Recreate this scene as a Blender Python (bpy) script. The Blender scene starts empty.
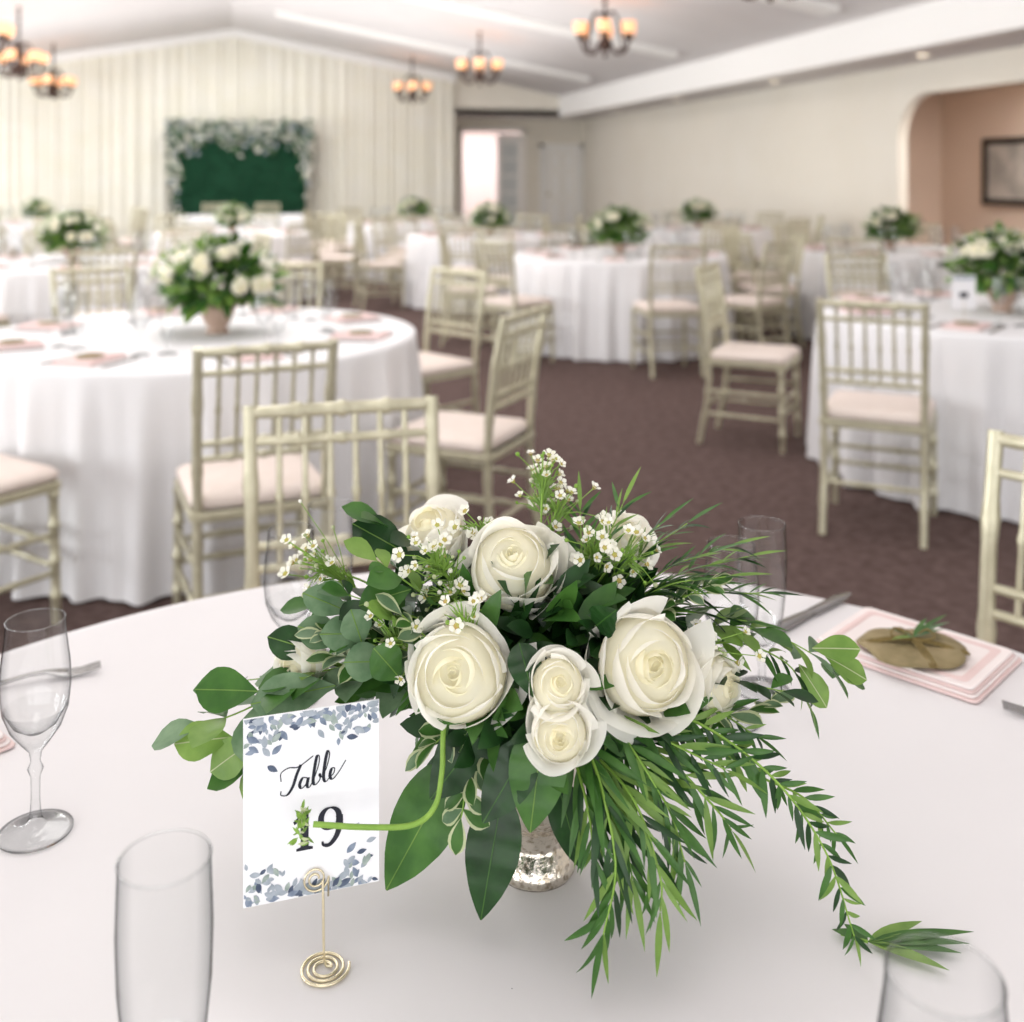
import bpy, math, random, bmesh
from mathutils import Vector, Matrix
TH = math.radians(14.0)
CT, ST = math.cos(TH), math.sin(TH)
scene = bpy.context.scene
COL = scene.collection

def W(x, d, z=0.0):
    """view-aligned metres (right, forward) -> room coordinates"""
    return Vector((x*CT + d*ST, -x*ST + d*CT, z))

def lin(c):
    out = []
    for v in c:
        v /= 255.0
        out.append(v/12.92 if v <= 0.04045 else ((v+0.055)/1.055)**2.4)
    return (out[0], out[1], out[2], 1.0)

# ------------------------------------------------------------ materials
def mat(name, rgb, rough=0.6, metal=0.0, spec=0.4, noise=None, bump=None, sheen=0.0, trans=0.0, emit=None):
    m = bpy.data.materials.new(name); m.use_nodes = True
    nt = m.node_tree; N = nt.nodes; L = nt.links
    b = N['Principled BSDF']
    b.inputs['Base Color'].default_value = lin(rgb)
    b.inputs['Roughness'].default_value = rough
    b.inputs['Metallic'].default_value = metal
    b.inputs['Specular IOR Level'].default_value = spec
    if sheen: b.inputs['Sheen Weight'].default_value = sheen
    tc = None
    if noise or bump:
        tc = N.new('ShaderNodeTexCoord')
    if noise:   # (scale, rgb2, low, high)
        n = N.new('ShaderNodeTexNoise'); n.inputs['Scale'].default_value = noise[0]
        n.inputs['Detail'].default_value = 5
        L.new(tc.outputs['Object'], n.inputs['Vector'])
        r = N.new('ShaderNodeValToRGB')
        r.color_ramp.elements[0].position = noise[2]; r.color_ramp.elements[1].position = noise[3]
        r.color_ramp.elements[0].color = lin(rgb); r.color_ramp.elements[1].color = lin(noise[1])
        L.new(n.outputs['Fac'], r.inputs['Fac']); L.new(r.outputs['Color'], b.inputs['Base Color'])
    if bump:   # (scale, strength, distance)
        n2 = N.new('ShaderNodeTexNoise'); n2.inputs['Scale'].default_value = bump[0]
        n2.inputs['Detail'].default_value = 4
        L.new(tc.outputs['Object'], n2.inputs['Vector'])
        bp = N.new('ShaderNodeBump'); bp.inputs['Strength'].default_value = bump[1]
        bp.inputs['Distance'].default_value = bump[2]
        L.new(n2.outputs['Fac'], bp.inputs['Height']); L.new(bp.outputs['Normal'], b.inputs['Normal'])
    if trans:
        out = N['Material Output']
        t = N.new('ShaderNodeBsdfTranslucent'); mx = N.new('ShaderNodeMixShader')
        mx.inputs[0].default_value = trans
        if noise: L.new(r.outputs['Color'], t.inputs['Color'])
        else: t.inputs['Color'].default_value = lin(rgb)
        L.new(b.outputs[0], mx.inputs[1]); L.new(t.outputs[0], mx.inputs[2]); L.new(mx.outputs[0], out.inputs['Surface'])
    if emit:
        b.inputs['Emission Color'].default_value = lin(emit[0]); b.inputs['Emission Strength'].default_value = emit[1]
    return m

def glass_mat():
    m = bpy.data.materials.new('clear_glass'); m.use_nodes = True
    nt = m.node_tree; N = nt.nodes; L = nt.links
    N.remove(N['Principled BSDF']); out = N['Material Output']
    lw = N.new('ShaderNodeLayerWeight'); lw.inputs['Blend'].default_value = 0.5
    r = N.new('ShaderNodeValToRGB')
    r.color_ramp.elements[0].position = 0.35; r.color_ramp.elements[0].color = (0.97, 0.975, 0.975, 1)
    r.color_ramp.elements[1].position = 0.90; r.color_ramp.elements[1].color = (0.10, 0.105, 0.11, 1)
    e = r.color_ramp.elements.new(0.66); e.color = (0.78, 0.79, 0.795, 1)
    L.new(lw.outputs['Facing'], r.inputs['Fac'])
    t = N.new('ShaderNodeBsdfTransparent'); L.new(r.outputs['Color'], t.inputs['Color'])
    g = N.new('ShaderNodeBsdfGlossy'); g.inputs['Roughness'].default_value = 0.01
    p = N.new('ShaderNodeMath'); p.operation = 'POWER'; p.inputs[1].default_value = 4.0
    L.new(lw.outputs['Facing'], p.inputs[0])
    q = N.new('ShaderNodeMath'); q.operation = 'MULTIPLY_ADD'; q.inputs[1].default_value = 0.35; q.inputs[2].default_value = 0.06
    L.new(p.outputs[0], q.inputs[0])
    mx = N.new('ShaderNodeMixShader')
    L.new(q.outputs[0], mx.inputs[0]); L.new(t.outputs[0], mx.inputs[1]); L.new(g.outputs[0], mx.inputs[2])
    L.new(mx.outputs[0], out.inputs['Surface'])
    return m

M = {}
M['carpet'] = mat('carpet_brown', (84, 68, 65), 0.95, noise=(22, (110, 92, 88), 0.35, 0.7), bump=(260, 0.5, 0.004), spec=0.1)
M['wall'] = mat('wall_cream', (240, 234, 221), 0.85, noise=(1.2, (243, 238, 227), 0.3, 0.7))
M['tan'] = mat('wall_tan', (224, 203, 186), 0.85, noise=(1.0, (229, 209, 193), 0.3, 0.7))
M['ceil'] = mat('ceiling_white', (224, 221, 221), 0.9, noise=(2.0, (229, 226, 226), 0.3, 0.7))
M['white'] = mat('trim_white', (252, 251, 249), 0.6)
M['drape'] = mat('drape_cream', (250, 247, 232), 0.8, noise=(3.0, (252, 250, 240), 0.3, 0.7), trans=0.15)
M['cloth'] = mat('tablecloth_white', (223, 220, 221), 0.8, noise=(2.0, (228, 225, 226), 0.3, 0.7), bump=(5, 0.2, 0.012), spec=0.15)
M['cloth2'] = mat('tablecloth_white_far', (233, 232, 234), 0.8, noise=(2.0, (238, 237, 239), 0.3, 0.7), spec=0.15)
M['frame'] = mat('champagne_paint', (187, 182, 156), 0.3, metal=0.3, noise=(30, (203, 198, 174), 0.35, 0.7))
M['cushion'] = mat('seat_cushion', (229, 214, 205), 0.8, noise=(20, (234, 221, 213), 0.3, 0.7))
M['glass'] = glass_mat()
M['iron'] = mat('dark_iron', (70, 54, 50), 0.5, metal=0.6, noise=(20, (90, 70, 62), 0.3, 0.7))
M['amber'] = mat('amber_glass', (226, 170, 130), 0.4, emit=((255, 184, 130), 0.9), noise=(8, (236, 186, 148), 0.3, 0.7))
M['bulb'] = mat('lamp_glow', (255, 235, 200), 0.4, emit=((255, 236, 205), 5.0))
M['hedge'] = mat('boxwood', (6, 60, 36), 0.7, noise=(25, (12, 80, 50), 0.35, 0.7), bump=(40, 1.0, 0.05))
M['leafd'] = mat('leaf_dark', (25, 54, 24), 0.34, noise=(40, (40, 78, 34), 0.35, 0.7), trans=0.2)
M['leafm'] = mat('leaf_mid', (54, 96, 38), 0.36, noise=(40, (78, 122, 52), 0.35, 0.7), trans=0.26)
M['leafl'] = mat('leaf_light', (108, 144, 64), 0.40, noise=(40, (134, 166, 82), 0.35, 0.7), trans=0.32)
M['leafg'] = mat('leaf_greygreen', (88, 120, 84), 0.45, noise=(60, (122, 148, 114), 0.35, 0.7), trans=0.28)
M['leafe'] = mat('leaf_cream_edge', (188, 198, 152), 0.5, noise=(60, (204, 210, 170), 0.35, 0.7), trans=0.3)
M['stem'] = mat('stem_green', (118, 156, 58), 0.5, noise=(60, (138, 174, 74), 0.35, 0.7))
M['rose'] = mat('rose_petal', (254, 252, 244), 0.6, noise=(30, (255, 253, 248), 0.35, 0.7), trans=0.5, spec=0.15)
M['rosei'] = mat('rose_petal_inner', (255, 250, 226), 0.6, noise=(30, (255, 252, 234), 0.35, 0.7), trans=0.5, spec=0.15)
M['waxw'] = mat('waxflower_petal', (250, 248, 240), 0.55, noise=(90, (240, 238, 222), 0.35, 0.7), trans=0.3)
M['waxc'] = mat('waxflower_centre', (170, 172, 84), 0.6, noise=(200, (176, 140, 84), 0.4, 0.75))
M['silver'] = mat('mercury_glass', (224, 216, 204), 0.16, metal=0.95, noise=(160, (160, 148, 130), 0.5, 0.68), bump=(120, 0.5, 0.003))
M['terra'] = mat('pot_blush', (186, 158, 142), 0.6, noise=(20, (196, 170, 154), 0.3, 0.7))
M['gold'] = mat('pale_gold_wire', (226, 214, 182), 0.25, metal=0.8, noise=(30, (232, 222, 194), 0.3, 0.7))
M['card'] = mat('card_paper', (240, 240, 244), 0.6, noise=(40, (244, 244, 247), 0.3, 0.7))
M['ink'] = mat('card_ink', (24, 26, 38), 0.6, noise=(40, (32, 35, 50), 0.3, 0.7))
M['artb'] = mat('card_print_blue', (100, 114, 136), 0.6, noise=(120, (146, 158, 176), 0.35, 0.65))
M['artg'] = mat('card_print_grey', (174, 182, 192), 0.6, noise=(120, (148, 158, 168), 0.35, 0.65))
M['artd'] = mat('card_print_navy', (62, 74, 98), 0.6, noise=(120, (92, 104, 124), 0.35, 0.65))
M['arts'] = mat('card_print_sage', (134, 150, 144), 0.6, noise=(120, (170, 182, 176), 0.35, 0.65))
M['pink'] = mat('napkin_blush', (224, 198, 195), 0.8, noise=(25, (229, 205, 202), 0.3, 0.7))
M['pinkw'] = mat('napkin_pale', (235, 224, 222), 0.8, noise=(25, (239, 229, 227), 0.3, 0.7))
M['kraft'] = mat('kraft_paper', (126, 112, 78), 0.75, noise=(40, (150, 134, 100), 0.35, 0.7), bump=(60, 0.6, 0.004))
M['twine'] = mat('twine', (104, 90, 50), 0.9, noise=(200, (134, 114, 68), 0.3, 0.7))
M['steel'] = mat('cutlery_steel', (150, 148, 148), 0.2, metal=1.0, noise=(20, (164, 162, 162), 0.3, 0.7))
M['black'] = mat('frame_dark', (40, 34, 32), 0.5, noise=(20, (52, 44, 42), 0.3, 0.7))
M['doorglow'] = mat('hallway_wall', (244, 232, 230), 0.8, emit=((255, 242, 238), 0.25))  # hallway brightness put in as a faint emission on its walls
M['canvas'] = mat('picture_canvas', (196, 190, 182), 0.7, noise=(4, (160, 156, 150), 0.4, 0.6))
M['pane'] = mat('window_pane', (206, 214, 216), 0.2, noise=(2, (216, 222, 224), 0.3, 0.7))

# ------------------------------------------------------------ mesh builder
class MB:
    def __init__(s): s.v = []; s.f = []; s.m = []; s.s = []; s.mats = []
    def mi(s, name):
        if name not in s.mats: s.mats.append(name)
        return s.mats.index(name)
    def grid(s, rows, mname, closed=False, smooth=True):
        k = s.mi(mname); b = len(s.v); n = len(rows[0])
        for r in rows: s.v.extend([tuple(p) for p in r])
        for i in range(len(rows)-1):
            for j in range(n if closed else n-1):
                j2 = (j+1) % n
                s.f.append((b+i*n+j, b+i*n+j2, b+(i+1)*n+j2, b+(i+1)*n+j)); s.m.append(k); s.s.append(smooth)
    def poly(s, pts, mname, smooth=False):
        k = s.mi(mname); b = len(s.v)
        s.v.extend([tuple(p) for p in pts]); s.f.append(tuple(range(b, b+len(pts)))); s.m.append(k); s.s.append(smooth)
    def lathe(s, prof, mname, mtx=None, segs=24, caps=True):
        mtx = mtx or Matrix.Identity(4)
        rows = []
        for (r, z) in prof:
            rows.append([mtx @ Vector((r*math.cos(2*math.pi*j/segs), r*math.sin(2*math.pi*j/segs), z)) for j in range(segs)])
        s.grid(rows, mname, closed=True)
        if caps:
            if prof[0][0] > 1e-4: s.poly(list(reversed(rows[0])), mname)
            if prof[-1][0] > 1e-4: s.poly(rows[-1], mname)
    def box(s, a, b, mname, mtx=None):
        mtx = mtx or Matrix.Identity(4)
        x0, y0, z0 = a; x1, y1, z1 = b
        P = [mtx @ Vector(p) for p in [(x0,y0,z0),(x1,y0,z0),(x1,y1,z0),(x0,y1,z0),(x0,y0,z1),(x1,y0,z1),(x1,y1,z1),(x0,y1,z1)]]
        k = s.mi(mname); bb = len(s.v); s.v.extend([tuple(p) for p in P])
        for f in [(3,2,1,0),(4,5,6,7),(0,1,5,4),(1,2,6,5),(2,3,7,6),(3,0,4,7)]:
            s.f.append(tuple(bb+i for i in f)); s.m.append(k); s.s.append(False)
    def tube(s, pts, rad, mname, segs=6, cap=True):
        pts = [Vector(p) for p in pts]; n = len(pts)
        if not hasattr(rad, '__len__'): rad = [rad]*n
        t0 = (pts[1]-pts[0]).normalized()
        up = Vector((0, 0, 1)) if abs(t0.z) < 0.9 else Vector((1, 0, 0))
        side = t0.cross(up).normalized()
        rows = []
        for i in range(n):
            t = (pts[min(i+1, n-1)] - pts[max(i-1, 0)])
            if t.length < 1e-9: t = t0
            t = t.normalized()
            side = (side - t*side.dot(t)).normalized(); nn = t.cross(side)
            rows.append([pts[i] + (side*math.cos(2*math.pi*j/segs) + nn*math.sin(2*math.pi*j/segs))*rad[i] for j in range(segs)])
        s.grid(rows, mname, closed=True)
        if cap:
            s.poly(list(reversed(rows[0])), mname); s.poly(rows[-1], mname)
    def leaf(s, base, d, nrm, L, Wd, mname, shape='lance', curl=0.15, fold=0.25, edge=None, n=6, rib=None):
        base = Vector(base); d = Vector(d).normalized(); nrm = Vector(nrm)
        sd = d.cross(nrm)
        if sd.length < 1e-3: sd = d.cross(Vector((1, 0.3, 0.2)))
        sd.normalize(); nn = sd.cross(d).normalized()
        cols = [-1, 0, 1] if not edge else [-1, -0.68, 0, 0.68, 1]
        if rib: cols = [-1, -.5, 0, .5, 1]
        rows = []; mid = []
        for i in range(n+1):
            u = i/n
            if shape == 'lance': w = math.sin(math.pi*min(1, u**0.8))**0.9 if 0 < u < 1 else 0.0
            elif shape == 'ovate': w = math.sin(math.pi*(u**0.75))**0.8 if 0 < u < 1 else 0.0
            else: w = math.sin(math.pi*(u**1.35))**0.7 if 0 < u < 1 else 0.0
            w = max(w, 0.03)*Wd/2
            p = base + d*(L*u*(1-0.25*abs(curl)*u)) - nn*(curl*L*u*u)
            if rib:
                wv = .08*w*math.sin(i*1.9)
                rows.append([p + sd*(c*w) + nn*(fold*w*abs(c)-.1*w*c*c+wv*abs(c)) for c in cols]); mid.append((p+nn*.0003, w))
            else:
                rows.append([p + sd*(c*w) + nn*(fold*w*abs(c)) for c in cols])
        if not edge: s.grid(rows, mname)
        else:
            s.grid([r[1:4] for r in rows], mname)
            s.grid([r[0:2] for r in rows], edge); s.grid([r[3:5] for r in rows], edge)
        if rib:
            s.grid([[p-sd*.0005, p+nn*.0003, p+sd*.0005] for p, w in mid], rib)
    def data(s, name):
        me = bpy.data.meshes.new(name); me.from_pydata(s.v, [], s.f)
        for mn in s.mats: me.materials.append(M[mn])
        me.polygons.foreach_set('material_index', s.m); me.polygons.foreach_set('use_smooth', s.s)
        me.update(); return me
    def obj(s, name, loc=(0, 0, 0), rz=0.0, parent=None):
        return link(name, s.data(name), loc, rz, parent)

def link(name, data, loc=(0, 0, 0), rz=0.0, parent=None, sc=1.0):
    o = bpy.data.objects.new(name, data); COL.objects.link(o)
    o.location = loc; o.rotation_euler = (0, 0, rz); o.scale = (sc, sc, sc)
    if parent: o.parent = parent
    return o

def crom(pts, k=6):
    pts = [Vector(p) for p in pts]; out = []
    P = [pts[0]*2-pts[1]] + pts + [pts[-1]*2-pts[-2]]
    for i in range(1, len(P)-2):
        for j in range(k):
            t = j/k; a, b, c, d = P[i-1], P[i], P[i+1], P[i+2]
            out.append(0.5*((2*b) + (c-a)*t + (2*a-5*b+4*c-d)*t*t + (3*b-a-3*c+d)*t**3))
    out.append(pts[-1]); return out

def orient(loc, d):
    q = Vector(d).normalized().to_track_quat('Z', 'Y')
    return Matrix.Translation(Vector(loc)) @ q.to_matrix().to_4x4()

# ------------------------------------------------------------ room
XL, XR, YN, YB, YF = -7.2, 7.1, -4.0, 20.3, 22.0
RX, RZ = -0.3, 4.15
XBM, ZSOF, ZE = 6.1, 2.63, 2.99
SL = (RZ-ZE)/(XBM-RX)
def zc(x): return RZ - SL*abs(x-RX)

mb = MB(); mb.box((XL-0.2, YN-0.2, -0.1), (9.9, YF+2.6, 0.0), 'carpet'); mb.obj('floor')
mb = MB()
mb.box((XL-0.15, YN, 0), (XL, YN+1.2, zc(XL)), 'wall')
for i in range(5):
    y0 = YN+1.2+i*4.6
    mb.box((XL-0.15, y0, 0), (XL, y0+3.2, 0.35), 'wall'); mb.box((XL-0.15, y0, 2.4), (XL, y0+3.2, zc(XL)), 'wall')
    mb.box((XL-0.15, y0+3.2, 0), (XL, min(y0+4.6, YB), zc(XL)), 'wall')
mb.obj('wall_left')
for i in range(5):
    y0 = YN+1.2+i*4.6
    mb = MB()
    for yy in (y0, y0+1.04, y0+2.1, y0+3.14): mb.box((XL-0.1, yy, 0.35), (XL-0.03, yy+0.06, 2.4), 'white')
    for zz in (0.35, 1.35, 2.34): mb.box((XL-0.1, y0, zz), (XL-0.03, y0+3.2, zz+0.06), 'white')
    mb.obj('window_%d' % (i+1))
mb = MB()
mb.box((XL, YN-0.15, 0), (-5.5, YN, 3.6), 'wall'); mb.box((5.5, YN-0.15, 0), (XR, YN, 3.0), 'wall')
mb.box((-5.5, YN-0.15, 2.5), (5.5, YN, 2.9), 'wall')
mb.obj('wall_near')
mb = MB()
for i in range(7):
    x = -5.5+i*11/6; mb.box((x-0.04, YN-0.1, 0), (x+0.04, YN-0.03, 2.5), 'white')
for z in (0.0, 2.42): mb.box((-5.5, YN-0.1, z), (5.5, YN-0.03, z+0.08), 'white')
mb.obj('window_6')
mb = MB()
o = [(XL, 0), (3.9, 0), (3.9, ZSOF), (XR, ZSOF), (XR, ZE), (XBM, ZE), (RX, RZ), (XL, zc(XL))]
mb.poly([Vector((x, YB, z)) for x, z in o], 'wall'); mb.poly([Vector((x, YB+0.15, z)) for x, z in reversed(o)], 'wall')
for i in range(len(o)):
    a, b = o[i], o[(i+1) % len(o)]
    mb.poly([Vector((a[0], YB, a[1])), Vector((a[0], YB+0.15, a[1])), Vector((b[0], YB+0.15, b[1])), Vector((b[0], YB, b[1]))], 'wall')
mb.obj('wall_back')
mb = MB()
mb.box((3.75, YB+0.15, 0), (3.9, YF+0.15, ZSOF), 'wall')
mb.box((3.9, YF, 0), (4.4, YF+0.15, ZSOF), 'wall'); mb.box((4.4, YF, 2.35), (5.7, YF+0.15, ZSOF), 'wall'); mb.box((5.7, YF, 0), (XR, YF+0.15, ZSOF), 'wall')
mb.obj('wall_recess')
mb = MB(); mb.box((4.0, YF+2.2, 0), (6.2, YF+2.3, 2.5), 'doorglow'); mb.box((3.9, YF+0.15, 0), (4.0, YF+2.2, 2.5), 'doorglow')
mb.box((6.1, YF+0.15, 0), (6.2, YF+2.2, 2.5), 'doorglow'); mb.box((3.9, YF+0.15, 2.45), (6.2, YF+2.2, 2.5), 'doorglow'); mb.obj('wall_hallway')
def door(name, x0, x1, y, h, glazed=False):
    mb = MB(); mb.box((x0, y-0.05, 0.01), (x1, y, h), 'white')
    w = x1-x0
    if glazed:
        for r in range(5):
            for c in range(2):
                mb.box((x0+0.1+c*(w-0.2)/2+0.02, y-0.06, 0.35+r*0.36), (x0+0.1+(c+1)*(w-0.2)/2-0.02, y-0.045, 0.35+r*0.36+0.31), 'pane')
    else:
        for (za, zb) in ((0.15, 0.85), (0.95, 1.45), (1.55, h-0.12)):
            for c in range(2):
                a = x0+0.1+c*(w-0.15)/2; b = a+(w-0.15)/2-0.06
                mb.box((a, y-0.066, za), (b, y-0.05, za+0.02), 'wall'); mb.box((a, y-0.066, zb), (b, y-0.05, zb+0.02), 'wall')
                mb.box((a, y-0.066, za), (a+0.02, y-0.05, zb), 'wall'); mb.box((b-0.02, y-0.066, za), (b, y-0.05, zb), 'wall')
        mb.lathe([(0.0, -0.03), (0.03, -0.02), (0.03, 0.02), (0, 0.03)], 'gold', orient((x0+0.07, y-0.09, 1.0), (0, 1, 0)), 10)
    mb.obj(name)
door('door_1', 6.2, 7.0, YF-0.01, 2.0)
door('door_2', 5.15, 5.68, YF-0.01, 2.3, True)
mb = MB()
for (a, b, h) in ((4.32, 5.78, 2.35), (6.1, 7.08, 2.02)):
    mb.box((a, YF-0.04, 0), (a+0.08, YF, h+0.08), 'white'); mb.box((b-0.06, YF-0.04, 0), (b, YF, h+0.08), 'white'); mb.box((a, YF-0.04, h), (b, YF, h+0.08), 'white')
mb.obj('trim_1')
arch = [(10.45, 0), (10.45, 1.8)]
for i in range(1, 9):
    a = math.pi/2*i/8; arch.append((10.45-0.5+0.5*math.cos(a), 1.8+0.5*math.sin(a)))
for i in range(0, 9):
    a = math.pi/2+math.pi/2*i/8; arch.append((6.0+0.5+0.5*math.cos(a), 1.8+0.5*math.sin(a)))
arch.append((6.0, 0))
me = bpy.data.meshes.new('wall_right')
bm = bmesh.new()
outl = [(YN, 0), (YN, ZSOF+0.5), (YF+0.15, ZSOF+0.5), (YF+0.15, 0)] + arch
vs = [bm.verts.new((XR, y, z)) for y, z in outl]
f = bm.faces.new(vs)
r = bmesh.ops.extrude_face_region(bm, geom=[f])
bmesh.ops.translate(bm, verts=[g for g in r['geom'] if isinstance(g, bmesh.types.BMVert)], vec=(0.12, 0, 0))
bmesh.ops.triangulate(bm, faces=bm.faces[:]); bmesh.ops.recalc_face_normals(bm, faces=bm.faces[:])
bm.to_mesh(me); me.materials.append(M['wall']); link('wall_right', me)
mb = MB()
mb.box((9.6, 4.0, 0), (9.75, 13.2, 2.7), 'tan'); mb.box((XR+0.12, 13.1, 0), (9.75, 13.25, 2.7), 'tan'); mb.box((XR+0.12, 4.0, 0), (9.75, 4.15, 2.7), 'tan')
mb.box((XR+0.12, 4.0, 2.65), (9.75, 13.25, 2.75), 'tan'); mb.obj('wall_alcove')
mb = MB()
mb.box((9.53, 10.95, 1.02), (9.598, 12.15, 1.10), 'black'); mb.box((9.53, 10.95, 1.82), (9.598, 12.15, 1.90), 'black')
mb.box((9.53, 10.95, 1.02), (9.598, 11.03, 1.90), 'black'); mb.box((9.53, 12.07, 1.02), (9.598, 12.15, 1.90), 'black')
mb.box((9.56, 11.0, 1.06), (9.597, 12.1, 1.86), 'canvas'); mb.obj('picture_frame')
mb = MB()
mb.box((XR-0.02, YN, 0), (XR, 6.0, 0.12), 'white'); mb.box((XR-0.02, 10.45, 0), (XR, YF, 0.12), 'white'); mb.obj('baseboard_right')
mb = MB()
t = 0.12
for (xa, xb) in ((XL-0.15, RX), (RX, XBM)):
    za, zb = zc(xa), zc(xb)
    P = [(xa, YN, za), (xb, YN, zb), (xb, YB+0.15, zb), (xa, YB+0.15, za)]
    mb.poly([Vector(p) for p in reversed(P)], 'ceil'); mb.poly([Vector(p)+Vector((0, 0, t)) for p in P], 'ceil')
mb.box((XBM, YN, ZSOF), (XR, YB, ZSOF+0.1), 'ceil'); mb.box((3.9, YB, ZSOF), (XR, YF+0.1, ZSOF+0.1), 'ceil')
mb.obj('ceiling')
mb = MB(); mb.box((XBM-0.06, YN, ZSOF-0.03), (XBM+0.1, YB, ZE+0.02), 'white'); mb.obj('trim_2')
mb = MB()
for (xa, xb) in ((XL, RX), (RX, 3.9)):
    P = [Vector((xa, YB-0.12, zc(xa)-0.16)), Vector((xb, YB-0.12, zc(xb)-0.16)), Vector((xb, YB-0.12, zc(xb)-0.01)), Vector((xa, YB-0.12, zc(xa)-0.01))]
    mb.poly(P, 'white'); Q = [p+Vector((0, 0.12, 0)) for p in P]
    for i in range(4): mb.poly([P[i], Q[i], Q[(i+1) % 4], P[(i+1) % 4]], 'white')
mb.obj('trim_3')
mb = MB()
for (y0, y1) in ((9.2, 9.5), (13.2, 13.5), (17.0, 17.3)):
    P = [(0.4, y0), (5.6, y0), (5.6, y1), (0.4, y1)]
    lo = [Vector((x, y, zc(x)-0.07)) for x, y in P]; hi = [Vector((x, y, zc(x)-0.005)) for x, y in P]
    mb.poly(list(reversed(lo)), 'white')
    for i in range(4): mb.poly([lo[i], lo[(i+1) % 4], hi[(i+1) % 4], hi[i]], 'white')
mb.obj('trim_4')  # white raised strips across the right-hand ceiling slope
# drape
mb = MB(); rows = [[], [], [], []]; random.seed(3)
n = 620; ph = 0
for i in range(n+1):
    x = XL+0.05+(3.88-XL-0.05)*i/n
    ph += 0.66+0.25*math.sin(i*0.037)+0.12*math.sin(i*0.31)
    a = 0.018*math.sin(ph)+0.010*math.sin(ph*0.37+1)
    top = zc(x)-0.15
    rows[0].append(Vector((x, YB-0.10+a*1.2, 0.02))); rows[1].append(Vector((x, YB-0.10+a, 1.3)))
    rows[2].append(Vector((x, YB-0.10+a*0.9, top-0.3))); rows[3].append(Vector((x, YB-0.07+a*0.7, top)))
mb.grid(rows, 'drape'); mb.obj('drapery_panel')
for y in (4.0, 6.6, 9.3, 12.4, 15.6, 18.5):
    mb = MB(); mb.lathe([(0.0, 0), (0.06, 0)], 'bulb', None, 16, False)
    mb.lathe([(0.06, 0.0), (0.062, -0.008), (0.085, -0.008), (0.09, 0.004)], 'white', None, 20, False)
    mb.obj('recessed_downlight', (6.6, y, ZSOF-0.006))
# green backdrop
random.seed(11)
mb = MB(); X0, X1 = -1.34, 1.0; yb = 19.75
mb.box((X0, yb, 0.0), (X1, yb+0.12, 2.4), 'hedge')
for i in range(1500):
    p = Vector((random.uniform(X0, X1), yb, random.uniform(0.05, 2.4)))
    mb.leaf(p, (random.uniform(-1, 1), -0.8, random.uniform(-1, 1)), (0, -1, 0.5), 0.07, 0.04, 'hedge', 'ovate', n=3)
for i in range(1900):
    if random.random() < 0.74: x = random.uniform(X0-0.1, X1+0.1); z = 2.42-abs(random.gauss(0, 0.16))-0.30*abs(math.sin(x*5))*random.random()
    else:
        x = random.choice((X0+abs(random.gauss(0, 0.09))-0.05, X0+abs(random.gauss(0, 0.09))-0.05, X1-abs(random.gauss(0, 0.06))+0.05)); z = 2.4-abs(random.gauss(0, 0.55))
    if z < 0.3: continue
    p = Vector((x, yb-random.uniform(0, 0.12), z))
    mm = random.choice(['waxw', 'waxw', 'leafg', 'leafg', 'artg', 'hedge'])
    mb.leaf(p, (random.uniform(-1, 1), -0.6, random.uniform(-1, 0.6)), (0, -1, 0.6), 0.11, 0.06, mm, 'ovate', n=3)
mb.obj('greenery_backdrop')

# chandeliers
mb = MB()
mb.tube([(0, 0, -0.1), (0, 0, 1.2)], 0.012, 'iron', 6)
for k in range(9): mb.lathe([(0.0, -0.03), (0.03, -0.015), (0.03, 0.015), (0, 0.03)], 'iron', Matrix.Translation((0, 0, 0.35+k*0.09)), 6)
mb.lathe([(0, -0.26), (0.03, -0.23), (0.018, -0.2), (0.06, -0.15), (0.085, -0.1), (0.05, -0.04), (0.03, 0.02), (0.06, 0.08), (0.04, 0.14), (0.015, 0.3)], 'iron', None, 14)
for k in range(6):
    a = math.pi/3*k; c, s_ = math.cos(a), math.sin(a)
    pts = crom([(0.04*c, 0.04*s_, -0.08), (0.14*c, 0.14*s_, -0.2), (0.26*c, 0.26*s_, -0.16), (0.30*c, 0.30*s_, -0.03)], 5)
    mb.tube(pts, 0.016, 'iron', 6)
    pts = crom([(0.03*c, 0.03*s_, 0.22), (0.12*c, 0.12*s_, 0.24), (0.19*c, 0.19*s_, 0.08), (0.22*c, 0.22*s_, -0.15)], 5)
    mb.tube(pts, 0.011, 'iron', 5)
    T = Matrix.Translation((0.30*c, 0.30*s_, 0))
    mb.lathe([(0.0, -0.06), (0.03, -0.05), (0.06, -0.02), (0.05, -0.01)], 'iron', T, 12)
    mb.lathe([(0.03, -0.02), (0.06, 0.0), (0.078, 0.05), (0.075, 0.09), (0.085, 0.12)], 'amber', T, 14, False)
    mb.lathe([(0.0, -0.01), (0.02, 0.02), (0.025, 0.06), (0.0, 0.1)], 'bulb', T, 8)
chd = mb.data('chandelier')
for (x, y) in ((3.8, 7.2), (3.8, 11.0), (3.25, 15.0), (2.85, 18.9), (-2.85, 12.4), (-3.0, 15.2), (-3.2, 18.9), (-2.8, 8.5)):
    link('chandelier', chd, (x, y, 2.96 if x > 0 else 2.93), 0.3*y)

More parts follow.
